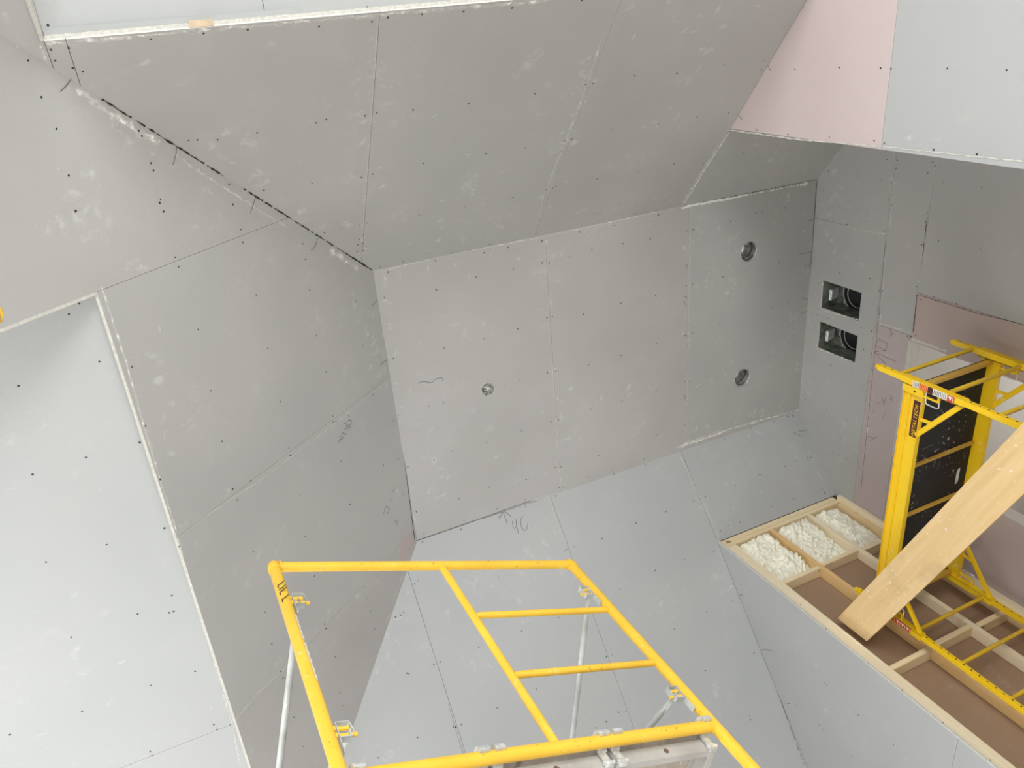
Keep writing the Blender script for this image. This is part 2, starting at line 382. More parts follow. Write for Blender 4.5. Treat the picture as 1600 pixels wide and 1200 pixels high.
# unseen roof box and outer panels, added to keep light out of the gaps
mb = MB(); mb.abox(WX-.2, 8.0, NY-.2, SY+.2, 5.30, 5.36, M['shell']); mb.abox(7.9, 8.0, NY-.2, SY+.2, 3.78, 5.3, M['shell'])
mb.abox(XB+.014, 8, NY-.2, NY-.1, FL, 5.3, M['shell']); mb.abox(XB+.014, 8, SY+.1, SY+.2, FL, 5.3, M['shell']); tag(mb.build('added_roof_box'), kind='structure')
# window frames in the two big openings, plus the added south one
def window(name, c, ax, hw, hh):
    r = struct(name); mb = MB(); ax = V(ax)
    for s in (-1, 1):
        mb.box(V(c)+ax*s*(hw-.03), (ax, ax.cross(V((0, 0, 1))), (0, 0, 1)), (.03, .04, hh), M['stud_pale'])
        mb.box(V(c)+V((0, 0, s*(hh-.03))), (ax, ax.cross(V((0, 0, 1))), (0, 0, 1)), (hw-.06, .04, .03), M['stud_x'])
    mb.box(c, (ax, ax.cross(V((0, 0, 1))), (0, 0, 1)), (.025, .03, hh-.06), M['stud_pale'])
    mb.build('window_frame', r); relocate(r, c)
window('window_1', (WX-.10, 2.9, .75), (0, 1, 0), 1.65, 1.95)
window('window_2', (.5, NY-.10, .75), (1, 0, 0), 1.4, 1.95)
window('window_added', (-.9, SY+.10, .2), (1, 0, 0), 1.4, 1.4)

# ------------------------------------------------------------------ framed wall on the south side of the alcove
Wk = struct('wall_alcove')
Y0 = 4.14; Y1 = 4.229
def stud(x0, x1, mat, z1=None, nm='stud', z0=LAND, y0=Y0, y1=Y1):
    mb = MB(); mb.abox(x0, x1, y0, y1, z0, z1 or 4.155, M[mat], .003); mb.build(nm, Wk)
TOPZ = zS(Y0)-.001
stud(XB+.013, 3.600, 'stud_pale'); stud(3.600, 3.638, 'stud_pale')
stud(3.995, 4.033, 'stud_or'); stud(4.405, 4.443, 'stud_pale'); stud(4.745, 4.783, 'stud_z', y0=4.15)
stud(4.783, 4.819, 'stud_pale', y1=4.19, y0=4.10, z1=4.2)
for z0, z1, y in ((4.157, 4.195, Y0), (4.195, TOPZ-.002, Y0+.003)):
    mb = MB(); mb.abox(XB+.013, 4.783, y, Y1-.004, z0, z1, M['stud_x'], .003); mb.build('top_plate', Wk)
bays = [(3.638, 3.995), (4.033, 4.405), (4.443, 4.745)]
for i, (a, b2) in enumerate(bays):
    for zc in (3.60, 2.60):
        dz = (.0, .01, -.012)[i] + (0 if zc > 3 else (-.0, .0, .0)[i])
        mb = MB(); mb.abox(a+.001, b2-.001, Y0, Y1, zc+dz-.019, zc+dz+.019, M['stud_x'], .003); mb.build('blocking', Wk)
mb = MB(); mb.poly([(XB+.013, 4.231, LAND), (XB+.013, 4.231, zS(4.231)), (XE, 4.231, zS(4.231)), (XE, 4.231, LAND)], (0, -1, 0), TH, M['backpaper']); mb.build('drywall_sheet', Wk)
mb = MB(); mb.abox(XB-.0005, XB+.0125, 4.128, 4.1395, LAND, 4.24, M['gypsum'])
mb.build('cut_edge', Wk)

# spray foam filling the three top bays
def foam(x0, x1, seed, label):
    nx, nz = 70, 90; z0, z1 = 3.635, 4.155; mb = MB(); vs = []
    for j in range(nz+1):
        for i in range(nx+1):
            u, v = i/nx, j/nz; x = x0 + (x1-x0)*u; z = z0 + (z1-z0)*v
            e = min(1, min(u, 1-u)/.12)**.6 * min(1, (1-v)/.06)**.6 * min(1, v/.14)**.6
            p = V((x*6.2, z*6.2, seed*7.3)); q = p*2.6
            q = q + V((noise.noise(p*1.5), noise.noise(p*1.5+V((5, 5, 5))), 0))*1.2
            vor = noise.voronoi(q*1.25)[0][0]
            h = .045 + .055*noise.noise(p*.5) + .020*noise.noise(p*1.6) + .042*(1-min(1, vor*1.5)) + .016*(1-min(1, noise.voronoi(q*3.1)[0][0]*1.8)) + .004*noise.noise(p*7)
            if seed == 3: h *= (.25 + .75*min(1, max(0, (1.15-u)*1.1)))
            vs.append((x, Y1-.002 - max(.002, (.018+max(0, h))*e), z))
    fs = [(j*(nx+1)+i, j*(nx+1)+i+1, (j+1)*(nx+1)+i+1, (j+1)*(nx+1)+i) for j in range(nz) for i in range(nx)]
    mb.add(vs, fs, M['foam'], True)
    o = mb.build('spray_foam'); tag(o, label, 'insulation foam', 'foam fill between the top studs')
foam(3.639, 3.994, 1, 'cream lumpy spray foam filling the bay nearest the open wall end')
foam(4.034, 4.404, 2, 'cream lumpy spray foam filling the middle bay between two studs')
foam(4.444, 4.744, 3, 'cream lumpy spray foam with a brown void, bay nearest the far corner')

# diagonal board standing in the opening
def ztop(y): return 3.11 - .475*(4.137-y)
mb = MB(); ya, yb = .845, 4.137; bx0, bx1 = 3.685, 3.705; dv = .262
prof = [(ya, ztop(ya)-dv), (yb, ztop(yb)-dv), (yb, ztop(yb)), (ya, ztop(ya))]
mb.poly([(bx0, y, z) for y, z in prof], (-1, 0, 0), bx1-bx0, M['board'], (), M['board'])
tag(mb.build('brace_board'), 'wide tan wooden board slanting across the alcove opening in front of the baker scaffold', 'board')

# ------------------------------------------------------------------ ceiling fittings
def can_light(x, y, label):
    r = root('recessed_light_housing', label, 'ceiling light housing', 'recessed light cans in the dark end of the ceiling')
    mb = MB(); seg = 32; prof = [(.078, H-.001), (.0785, H+.05), (.072, H+.06), (.072, H+.135), (.0, H+.136)]
    vs = [(x+a*math.cos(2*math.pi*k/seg), y+a*math.sin(2*math.pi*k/seg), z) for a, z in prof for k in range(seg)]
    mb.add(vs, [(i*seg+k, i*seg+(k+1) % seg, (i+1)*seg+(k+1) % seg, (i+1)*seg+k) for i in range(4) for k in range(seg)], M['tin'], True)
    mb.build('housing', r)
    mb = MB(); mb.tube([(x+.0775*math.cos(2*math.pi*k/seg), y+.0775*math.sin(2*math.pi*k/seg), H+.004) for k in range(seg)], .003, M['wire'], 8, True); mb.build('rim', r)
    mb = MB(); mb.tube([(x+.0735*math.cos(a), y+.0735*math.sin(a), H+.052+.012*math.sin(a)) for a in [2*math.pi*k/seg for k in range(seg)]], .0045, M['flex'], 8, True)
    mb.build('gasket', r)
    for q in (-.057, .057):
        mb = MB(); mb.abox(x-.012, x+.012, y+q-.005, y+q+.005, H+.02, H+.13, M['tin']); mb.build('spring_clip', r)
    relocate(r, (x, y, H))
can_light(*CANS[0], 'round metal recessed light can in the ceiling nearer the sloped pink wall end')
can_light(*CANS[1], 'round metal recessed light can in the ceiling, the one nearer the framed stud wall')
r = root('junction_box', 'small octagonal metal junction box set in the middle of the flat ceiling', 'electrical box')
mb = MB(); a = octo(*JB, .0525); b_ = octo(*JB, .0525)
mb.add([(x, y, H-.001) for x, y in a] + [(x, y, H+.045) for x, y in a], [(k, (k+1) % 8, 8+(k+1) % 8, 8+k) for k in range(8)] + [tuple(range(8, 16))], M['tin']); mb.build('box', r)
mb = MB(); mb.tube([(x, y, H-.0005) for x, y in octo(*JB, .053)], .002, M['gypsum'], 6, True); mb.build('rim', r)
mb = MB()
for k in range(5):
    an = k*1.3; p = V((JB[0], JB[1], H+.03)); q = p + V((math.cos(an), math.sin(an), 0))*.03
    mb.tube([p, (p+q)/2 + V((0, 0, -.022)), q + V((0, 0, -.006)), q+V((0, 0, .012))], .0032, M['label_white' if k % 2 else 'galv'], 8)
mb.build('wire', r)
mb = MB(); mb.tube([(JB[0]-.02+.012*math.cos(t), JB[1]+.01+.012*math.sin(t), H+.014) for t in [k*.52 for k in range(12)]], .003, M['flex'], 6, True); mb.build('cable_clamp', r)
relocate(r, (*JB, H))

def duct(yc, zc, label, k):
    r = root('duct_boot', label, 'air duct', 'air supply ducts in the east wall')
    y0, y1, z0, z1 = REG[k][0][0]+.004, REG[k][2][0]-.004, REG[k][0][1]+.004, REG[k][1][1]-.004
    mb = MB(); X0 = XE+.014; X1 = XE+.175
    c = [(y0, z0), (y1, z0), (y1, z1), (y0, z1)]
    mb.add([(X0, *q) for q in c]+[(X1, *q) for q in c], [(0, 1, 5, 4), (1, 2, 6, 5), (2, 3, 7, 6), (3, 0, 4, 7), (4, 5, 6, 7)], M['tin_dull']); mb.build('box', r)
    mb = MB(); cy, cz = y0+.105, z0+.175
    mb.tube([(X1-.004, cy, cz), (X1-.001, cy, cz)], .145, M['flex'], 32)
    mb.build('duct_mouth', r)
    for j, rr in enumerate((.148, .105)):
        mb = MB(); mb.tube([(X1-.012+j*.003, cy+rr*math.cos(t), cz+rr*math.sin(t)) for t in [2*math.pi*q/32 for q in range(32)]], .003, M['galv'], 6, True); mb.build('collar_ring', r)
    for q in range(9):
        t = random.random()*6.28; mb = MB(); mb.box((X1-.008, cy+.160*math.cos(t), cz+.160*math.sin(t)), ((1, 0, 0), (0, 1, 0), (0, 0, 1)), (.004, .012, .006), M['galv']); mb.build('collar_tab', r)
    mb = MB(); mb.box((X0+.06, (y0+y1)/2, z1-.05), ((1, 0, .3), (0, 1, 0), (-.3, 0, 1)), (.05, .045, .012), M['galv'])
    mb.build('metal_strap', r)
    relocate(r, (XE+.014, yc, zc))
duct(2.36, 4.41, 'rectangular duct opening with black round flex, farther from the yellow baker scaffold', 0)
duct(2.72, 4.41, 'rectangular duct opening with black round flex, closer to the yellow baker scaffold', 1)

# ------------------------------------------------------------------ screws, cracks, plaster marks, pencil
Z = lambda ox, oy, s, pts: [(ox+x*s, oy+y*s) for x, y in pts]
k = .375
SCR = {
 'Cln': (Cln, PL, Z(0, 0, k, [(200,105),(221,145),(250,142),(478,111),(485,123),(795,88),(809,102),(1069,67),(1072,57),(1200,54),(1530,30)])),
 'Cn': (Cn, PN, Z(0, 0, k, [(212,207),(286,200),(230,253),(303,283),(345,298),(628,163),(848,139),(1032,123),(1329,111),(1549,90),(1521,482),(1570,470),(1359,497),(1318,512),(1071,553),(786,585),(823,583),(907,582),(1506,739),(1553,725),(1300,764),(1099,793),(1497,937),(1528,929),(1496,998),(1515,978),(1491,1020),(1512,1013),(1489,1047),(1512,1045),(1352,969)])
   + Z(500, 0, k, [(282,73),(425,59),(598,48),(800,33),(1091,2),(26,497),(388,458),(619,432),(895,390),(1107,351),(1137,347),(1311,315),(1487,306),(432,680),(691,640),(852,615),(1018,587),(1049,581),(1220,539),(1409,515),(1569,488),(413,897),(602,860),(803,822),(943,790),(969,785),(983,777),(1155,745),(1323,716),(1474,682),(252,1112),(348,1090),(545,1053),(707,1019),(903,974),(1044,945),(1161,921),(1314,890)])
   + Z(1000, 0, k, [(153,306),(350,269),(76,515),(236,488),(141,682),(514,253),(368,470),(506,290)])),
 'Cw': (Cw, PW, Z(0, 0, k, [(117,253),(172,405),(235,537),(286,731),(315,879),(578,545),(591,567),(629,680),(639,710),(669,831),(665,845),(681,881),(954,768),(970,852),(1002,956),(1011,1010),(1262,1016),(1273,1080),(729,1072),(744,1112)])
   + Z(0, 400, k, [(1067,162),(825,307),(1115,385),(550,462),(879,561),(1289,143),(1483,189),(1318,332),(1513,373),(1359,483),(1167,607),(606,708),(667,931),(925,772),(1385,667),(1203,800),(1209,832),(969,971),(989,1016),(1045,937),(1388,692),(1400,692),(1572,716),(1550,545),(1551,578),(1421,855),(1249,999),(1458,1035),(1271,1168),(1487,1197)])
   + Z(500, 400, k, [(305,686),(327,845),(264,871),(348,993),(294,1018),(125,1035)])
   + Z(0, 750, k, [(747,277),(1055,298),(1104,551),(1132,684),(1310,400),(1397,737),(1532,492),(1544,547),(1352,600),(1358,619),(1561,620),(1170,797),(1179,825),(1224,989),(1263,1110),(1415,887),(1426,940),(1516,445),(959,1020)])),
 'Clw': (Clw, PL, Z(0, 400, k, [(287,242),(414,440),(77,541),(582,777),(358,839),(136,910),(685,1134),(310,137),(274,203),(330,198)])
   + Z(0, 750, k, [(192,342),(444,269),(685,200),(716,481),(705,553),(724,547),(573,558),(297,655),(813,797),(629,855),(342,964),(41,1061),(891,1019),(904,1039),(626,1131),(633,1148)])),
 'Cc': (Cc, PC, Z(500, 400, k, [(284,67),(268,174),(306,427),(484,141),(651,88),(805,56),(925,28),(955,28),(1041,4),(517,384),(684,344),(824,303),(945,258),(968,252),(1097,243),(1253,197),(1397,163),(1525,125),(1551,119),(767,537),(829,520),(947,486),(982,478),(1119,453),(1254,414),(1401,364),(1518,330),(1526,333),(1554,322),(452,625),(514,610),(839,727),(962,692),(994,682),(1128,638),(1258,605),(1400,561),(1523,524),(1541,523),(474,850),(553,812),(694,777),(859,931),(980,881),(1004,878),(1162,830),(1278,788),(1401,747),(1519,705),(326,663),(366,878),(401,1066),(433,1157),(600,1101),(738,1053),(853,1016),(578,1011),(706,962),(997,963),(1014,963),(1120,921),(1218,892),(1348,845)])
   + Z(500, 0, k, [(481,1087),(684,1053),(783,1031),(924,1004),(1081,967),(1227,939),(1409,896),(1376,995),(1262,1015),(1133,1039),(1527,962)])
   + Z(1000, 0, k, [(77,895),(42,994),(603,866),(509,883),(484,887),(378,922),(193,963),(222,957),(345,1154),(579,1095),(489,1114),(218,1185),(192,1192)])
   + Z(1100, 450, .25, [(427,120),(98,220),(15,548),(262,462),(405,427),(134,510),(527,97)])),
 'Cs': (Cs, PS, Z(500, 400, k, [(587,1139),(745,1087),(856,1045),(959,991),(982,1000),(1117,944),(1224,909),(1354,870),(1441,1066),(1317,1113),(1175,1178),(1557,1022),(427,1192)])
   + Z(400, 750, k, [(1298,288),(1289,294),(1326,279),(1009,405),(851,471),(1516,456),(1260,574),(1107,630),(615,552),(604,563),(581,571),(661,433),(675,420),(767,758),(741,768),(629,805),(637,807),(928,697),(1485,727),(1460,736),(1167,871),(1005,950),(1417,1032),(1459,1007),(1510,968),(1541,966),(822,1029),(832,1029),(856,1019),(673,1073),(509,1157)])
   + Z(800, 750, k, [(719,332),(596,377),(811,552),(675,621),(806,795),(840,300),(921,434),(919,504),(1008,720),(990,984),(993,999),(1098,851)])),
 'Wse': (Wse, PX, Z(800, 750, k, [(1072,433),(1203,520),(1308,620),(982,578),(1167,729),(1300,845),(1312,854),(1187,941),(1443,979),(1590,1103),(1281,1020),(1296,1039)])
   + Z(1300, 990, .1875, [(293,238),(587,470),(924,740),(1322,1053),(221,678),(512,924),(164,1022)])),
 'Csa': (Csa, PS, Z(800, 750, k, [(806,69),(931,22),(949,176),(1080,111),(1174,78),(900,190),(868,210),(1292,38),(1302,53)])
   + Z(1100, 450, .25, [(519,803),(528,805),(554,800),(436,834),(293,878),(648,1060),(667,1060),(124,946),(505,1114),(347,1168),(355,1168),(570,1083)])),
 'Cna': (Cna, PN, Z(1000, 0, k, [(375,548),(574,603),(430,636),(308,657),(264,680),(592,745),(663,770)])),
 'Wne': (Wne, PX, Z(1000, 0, k, [(645,288),(830,281),(1003,284),(1046,286),(1281,285),(1528,292),(486,541),(617,560),(789,572),(976,586),(1018,596),(1224,624),(1404,643)])),
 'We': (We, PE, Z(1000, 0, k, [(809,647),(785,713),(770,702),(900,736),(764,795),(1002,749),(1030,664),(1073,667),(1067,702),(1047,760),(1038,833),(1049,853),(1017,964),(1219,676),(1229,692),(1200,720),(1265,759),(1424,780),(1190,925),(1174,1020),(1244,1003),(1418,1039),(781,918),(804,920),(862,935),(893,945),(831,1137),(958,1160),(1153,1194)])
   + Z(1100, 450, .25, [(1095,18),(1118,18),(1097,161),(1048,271),(1044,408),(1050,503),(998,384),(983,246),(650,430),(790,484),(633,697),(662,712),(768,756),(900,828),(803,1030),(887,1067),(971,1120),(1034,730),(1037,583),(922,536),(777,191),(689,265),(674,156),(710,168),(1288,250),(1272,303),(1295,303),(1324,297),(1328,47),(1440,55),(1447,78),(1359,72),(1578,98)])),
}
def frame_of(n):
    a = V((1, 0, 0)) if abs(n.x) < .9 else V((0, 1, 0)); u = (a - n*a.dot(n)).normalized(); return u, n.cross(u)
for par, pl, pts in SCR.values():
    mb = MB(); u, v = frame_of(pl.n)
    for x, y in pts:
        p = pl.px(x, y, .0009); rr = random.uniform(.0041, .0054)
        mb.add([p + (u*math.cos(t)+v*math.sin(t))*rr for t in [q*math.pi/4 for q in range(8)]], [tuple(range(8))] if True else [], M['screw'])
    o = mb.build('screw_heads', par); o['kind'] = 'stuff'
def ribbon(mb, pl, pts, wd, mat, jit=0.0, step=.02, off=.0016, gapchance=0.0):
    P = [pl.px(x, y, off) for x, y in pts]; L = []
    for a, b2 in zip(P, P[1:]):
        n = max(1, int((b2-a).length/step))
        L += [a.lerp(b2, i/n) for i in range(n)]
    L.append(P[-1]); vs = []; fs = []; fd = []
    for i, p in enumerate(L):
        t = (L[min(i+1, len(L)-1)] - L[max(i-1, 0)]).normalized(); s = pl.n.cross(t)
        a1 = wd*.5*(1+random.uniform(-jit, jit)); a2 = wd*.5*(1+random.uniform(-jit, jit))
        if i in (0, len(L)-1) and jit: a1 *= .3; a2 *= .3
        if mat is M['rub']:
            k_ = random.uniform(.35, 1.0)*(1-gapchance*.75); k0 = 4*(i-1); k1 = 4*i
            vs += [p+s*a1*1.9, p+s*a1*.55, p-s*a2*.55, p-s*a2*1.9]; fd += [0.0, k_, k_, 0.0]
            if i: fs += [(k0+j, k0+j+1, k1+j+1, k1+j) for j in range(3)]
            continue
        vs += [p+s*a1, p-s*a2]
        if i and random.random() >= gapchance: fs.append((2*i-2, 2*i-1, 2*i+1, 2*i))
    mb.add(vs, fs, mat, False, fd if mat is M['rub'] else None)
def marks(par, name, items, mat):
    mb = MB()
    for it in items:
        pl, pts, wd = it[:3]; jit = it[3] if len(it) > 3 else 0; gp = it[4] if len(it) > 4 else 0; st = it[5] if len(it) > 5 else .02
        ribbon(mb, pl, pts, wd, mat, jit, st, .0016 if mat not in (M['pencil'], M['rub']) else (.001 if mat is M['pencil'] else .0003), gp)
    return mb.build(name, par)
# dark cracks along hips and joints
def hip_strip(par, name, a, d, t0, t1, wd, mat, jit, gp=0.0, side=0.0, off=.0035):
    mb = MB(); a = V(a); d = V(d).normalized(); n_ = (PN.n+PW.n).normalized() if d.y < 0 else (PS.n+PW.n).normalized(); sd = n_.cross(d); t = t0; prev = None
    while t < t1:
        w1 = wd*(1+random.uniform(-jit, jit)); c = a + d*t + n_*off + sd*(side+random.uniform(-.3, .3)*wd)
        cur_ = (c+sd*w1*.5, c-sd*w1*.5)
        if prev and random.random() >= gp: mb.add([prev[0], prev[1], cur_[1], cur_[0]], [(0, 1, 2, 3)], mat)
        prev = cur_; t += .018
    mb.build(name, par)
hd = (-1, -1, -SL)
hip_strip(Cn, 'hip_crack', (XA, YA, H), hd, .02, .24, .009, M['gap'], .8)
hip_strip(Cn, 'hip_crack', (XA, YA, H), hd, .24, .75, .0045, M['gap'], .8, .05)
hip_strip(Cn, 'hip_crack', (XA, YA, H), hd, .75, 1.2, .0055, M['gap'], .9, .12)
hip_strip(Cn, 'hip_crack', (XA, YA, H), hd, 1.32, 2.02, .0055, M['gap'], .9, .1)
marks(Cw, 'joint_crack', [(PW, [(30,66),(48,78),(70,92)], .006, .9),
   (PW, [(589,425),(600,500),(612,590)], .003, .5), (PW, [(612,590),(632,720),(648,845)], .0055, .5)], M['gap'])
marks(Cw, 'plaster_edge', [(PW, [(118,140),(160,170),(210,202),(250,222)], .018, .9, .0), (PW, [(270,240),(330,280),(400,325),(450,356)], .010, .9, .5), (PW, [(0,44),(20,62),(42,78)], .014, .9, .1),
   (PW, [(278,834),(400,755),(520,665),(610,592)], .0022), (PW, [(158,446),(195,560),(232,690),(276,832)], .007, .6, .05),
   (PW, [(276,836),(300,920),(330,1020),(362,1130),(376,1200)], .008, .5, .05),
   (PW, [(515,390),(550,414),(560,420)], .022, .9, .0), (PW, [(650,850),(640,870),(618,930),(600,985)], .004, .8, .3),
   (PW, [(365,1128),(400,1085),(450,1040)], .004, .6, .4)], M['rub'])
marks(Cn, 'plaster_edge', [(PN, [(70,68),(220,56),(400,40),(589,23)], .012, .9, .02), (PN, [(591,23),(720,12),(860,1)], .012, .8, .02),
   (PN, [(62,66),(72,96)], .008, .4), (PN, [(940,60),(925,110),(905,165),(870,255),(852,300)], .006, .9, .45), (PN, [(852,300),(835,360)], .003, .8, .5),
   (PN, [(590,30),(584,130),(574,260),(566,380)], .0025, .8, .3), (PN, [(1064,321),(1100,262),(1136,203)], .008, .8, .15), (PN, [(760,386),(850,368),(880,362)], .004, .8, .3)], M['rub'])
marks(Cc, 'plaster_edge', [(PC, [(1065,321),(1100,314),(1170,303)], .014, .8, .1), (PC, [(1170,303),(1240,289),(1274,282)], .006, .8, .4),
   (PC, [(592,425),(680,402),(780,383),(850,370),(960,346),(1060,324)], .004, .8, .2), (PC, [(1079,330),(1077,430),(1075,540)], .004, .8, .2), (PC, [(1075,540),(1071,690)], .003, .8, .3),
   (PC, [(851,380),(856,450)], .003, .8, .5), (PC, [(862,560),(872,700),(877,762)], .005, .8, .35), (PC, [(1060,696),(1120,676),(1180,660),(1248,641)], .014, .9, .2),
   (PC, [(1057,700),(1075,696)], .02, .9, .2), (PC, [(830,783),(858,773)], .006, .7), (PC, [(1273,300),(1262,440),(1252,560)], .004, .9, .6)], M['rub'])
marks(Cc, 'joint_crack', [(PC, [(1276,282),(1268,400),(1258,540),(1252,636)], .0045, .6), (PC, [(650,845),(760,807),(830,782)], .0035, .5), (PC, [(1066,322),(1276,281)], .003, .5, .3)], M['gap'])
marks(Cs, 'plaster_edge', [(PS, [(1059,706),(1080,748),(1124,838)], .004, .6, .1), (PS, [(648,852),(618,930),(590,1010),(560,1100)], .006, .9, .4),
   (PS, [(860,784),(880,850)], .003, .8, .5), (PS, [(820,786),(860,772)], .008, .8, .1)], M['rub'])
marks(Cs, 'joint_crack', [(PS, [(1127,842),(1160,930),(1200,1040),(1256,1195)], .003, .7, .25), (PS, [(652,845),(740,815),(840,782)], .002, .5, .2),
   (PS, [(700,1100),(718,1160),(727,1185)], .0012, .4)], M['gap'])
marks(Csa, 'plaster_edge', [(PS, [(1262,700),(1280,745),(1300,765)], .004, .7, .2)], M['rub'])
marks(Cna, 'plaster_edge', [(PN, [(1068,320),(1102,262),(1138,204)], .005, .8, .2), (PN, [(1280,277),(1300,250),(1317,230)], .010, .5, .05)], M['rub'])  # last ribbon is a painted highlight on the lit east wall corner
marks(Wne, 'cut_edge', [(PX, [(1138,203),(1250,218),(1380,229),(1500,242),(1600,252)], .007, .9)], M['gypsum'])
marks(We, 'plaster_edge', [(PE, [(1304,350),(1340,357),(1384,367)], .006, .8, .1), (PE, [(1385,368),(1381,430),(1376,500)], .005, .9, .4), (PE, [(1398,235),(1390,360)], .004, .9, .6),
   (PE, [(1465,240),(1452,330)], .004, .9, .4), (PE, [(1440,410),(1435,455)], .005, .9, .4), (PE, [(1372,505),(1400,513),(1425,519)], .005, .5, .1),
   
   (PE, [(1270,330),(1266,420),(1255,560),(1250,640)], .005, .9, .4), (PE, [(1286,440),(1282,485)], .008, .4), (PE, [(1282,484),(1342,500)], .008, .4), (PE, [(1281,503),(1277,544)], .008, .4), (PE, [(1277,544),(1336,567)], .010, .5),
   (PE, [(1364,575),(1355,680),(1347,740)], .004, .9, .4)], M['rub'])
marks(We, 'joint_crack', [(PE, [(1433,461),(1427,520)], .005, .5), (PE, [(1450,330),(1441,405)], .003, .8, .3), (PE, [(1433,460),(1530,490),(1600,507)], .003, .5), (PE, [(1385,372),(1345,770)], .0022, .3)], M['gap'])
marks(We, 'torn_edge', [(PE, [(1423,533),(1419,570),(1414,610)], .010, .8), (PE, [(1424,529),(1450,538),(1480,550)], .018, .9, .0, .012), (PE, [(1480,551),(1540,575),(1600,598)], .007, .9, .1)], M['gypsum'])
marks(Cc, 'caulk_and_highlight', [(PC, [(1064,325),(1085,320),(1130,312),(1170,304)], .016, .7, .0, .02), (PC, [(1170,304),(1215,296),(1240,290)], .007, .9, .3, .015), (PC, [(1262,286),(1240,292)], .016, .9, .2, .015),
   (PC, [(1059,698),(1090,689),(1130,675)], .013, .9, .1, .015), (PC, [(1130,673),(1180,658),(1248,640)], .007, .9, .25, .015)], M['caulk'])
marks(Cna, 'caulk_and_highlight', [(PN, [(1069,318),(1103,262),(1140,205)], .008, .7, .1, .02), (PN, [(1281,276),(1300,251),(1319,230)], .007, .6, .1, .02)], M['caulk'])  # caulk line, then a highlight painted along the east wall corner
mb = MB(); mb.box(PN.px(316, 43, .004) + V((0, -.018, .01)), ((1, 0, 0), (0, 1, 0), (0, 0, 1)), (.045, .012, .006), M['exposed']); mb.build('exposed_paper', Cn)
# pencil writing
marks(Cs, 'pencil_writing', [(PS, Z(770, 780, .0625, q), .004) for q in ([(245,300),(170,500)], [(245,300),(300,440),(365,620)], [(265,300),(360,350),(460,440)],
   [(485,550),(500,650),(530,745),(590,680)], [(575,500),(590,650),(640,870)], [(748,420),(695,520),(695,640),(740,740),(800,790),(850,740),(875,600)])], M['pencil'])
marks(Cw, 'pencil_writing', [(PW, Z(500, 640, .05, q), .004) for q in ([(875,185),(920,215)], [(735,385),(775,440)], [(820,420),(870,350),(935,320),(985,360),(960,440),(880,510),(820,490),(820,420)],
   [(880,510),(760,640)], [(955,520),(880,620)], [(680,725),(830,770)], [(690,800),(620,880),(640,940),(720,880),(760,820)], [(700,890),(560,1030)])]
   + [(PW, q, .004) for q in ([(112,122),(104,133),(94,143)], [(276,226),(275,240),(270,258)], [(400,306),(396,318),(391,333)], [(496,372),(493,384),(486,392)], [(581,478),(590,468)], [(594,570),(606,561)])]
   + [(PW, Z(500, 400, k, q), .0035) for q in ([(262,1080),(275,1040),(290,1055),(280,1075)], [(300,985),(315,965)], [(312,1100),(322,1120)], [(325,1095),(318,1115)])], M['pencil'])
marks(Wne, 'pencil_writing', [(PX, [(1250,3),(1256,13)], .004), (PX, [(1196,95),(1204,110)], .004), (PX, [(1150,175),(1160,187)], .004)], M['pencil'])
marks(Cc, 'pencil_writing', [(PC, q, .004) for q in ([(653,599),(660,596),(675,598),(680,592),(690,590),(693,596)], [(1070,412),(1075,417),(1071,420)], [(1068,617),(1072,622),(1068,625)],
   [(1262,345),(1274,342)], [(1251,397),(1267,394)], [(1257,416),(1266,415)], [(1253,465),(1262,468)], [(1250,490),(1261,486)], [(1068,462),(1074,466)], [(1068,470),(1072,478)])], M['pencil'])
marks(Csa, 'pencil_writing', [(PS, [(1268,680),(1262,672),(1248,674)], .004), (PS, [(1240,676),(1254,682)], .004)], M['pencil'])
marks(We, 'pencil_writing', [(PE, Z(1320, 500, .175, q), .0035) for q in ([(300,170),(385,210),(365,270),(275,230),(300,170)], [(365,270),(265,285),(460,372)], [(265,285),(365,395)], [(390,70),(430,130)], [(395,150),(430,120)],
   [(330,690),(350,740)], [(370,690),(345,760)], [(405,670),(425,690),(420,720),(400,705)], [(290,740),(320,750)], [(340,880),(360,830)], [(250,800),(270,830)], [(205,1040),(260,1050)], [(220,1080),(290,1040)])], M['pencil'])
marks(Wse, 'pencil_writing', [(PX, Z(1100, 750, .1875, [(285,975),(300,960),(325,952)]), .004), (PX, Z(800, 750, k, [(1040,708),(1060,707),(1084,712)]), .004), (PX, Z(800, 750, k, [(1130,928),(1160,932)]), .004)], M['pencil'])
# rubbed chalk patches
def chalk(par, pl, spots):
    mb = MB(); u, v = frame_of(pl.n)
    for n_, (x, y, sx, ang) in enumerate(spots):
        p = pl.px(x, y, .00012 + .000004*(n_ % 40)); a = math.radians(ang); e1 = u*math.cos(a)+v*math.sin(a); e2 = pl.n.cross(e1)
        n = 14; ins = []; out = []
        ar = random.uniform(.35, .7)
        for q in range(n):
            t = 2*math.pi*q/n; r_ = random.uniform(.7, 1.2)
            ins.append(p+(e1*math.cos(t)+e2*math.sin(t)*ar)*sx*.45*r_); out.append(p+(e1*math.cos(t)+e2*math.sin(t)*ar)*sx*r_)
        st = random.uniform(.5, 1.0)
        mb.add([p]+ins+out, [(0, 1+q, 1+(q+1) % n) for q in range(n)]+[(1+q, 1+n+q, 1+n+(q+1) % n, 1+(q+1) % n) for q in range(n)], M['chalk'], False, [st]+[st*.8]*n+[0.0]*n)
    o = mb.build('chalk_marks', par); o['kind'] = 'stuff'
def along(p, q, n, spread, smin=.02, smax=.06):
    out = []
    for _ in range(n):
        t = random.random(); out.append((p[0]+(q[0]-p[0])*t+random.gauss(0, spread), p[1]+(q[1]-p[1])*t+random.gauss(0, spread), random.uniform(smin, smax), random.uniform(0, 180)))
    return out
def inside(l, test): return [s for s in l if test(s[0], s[1])]
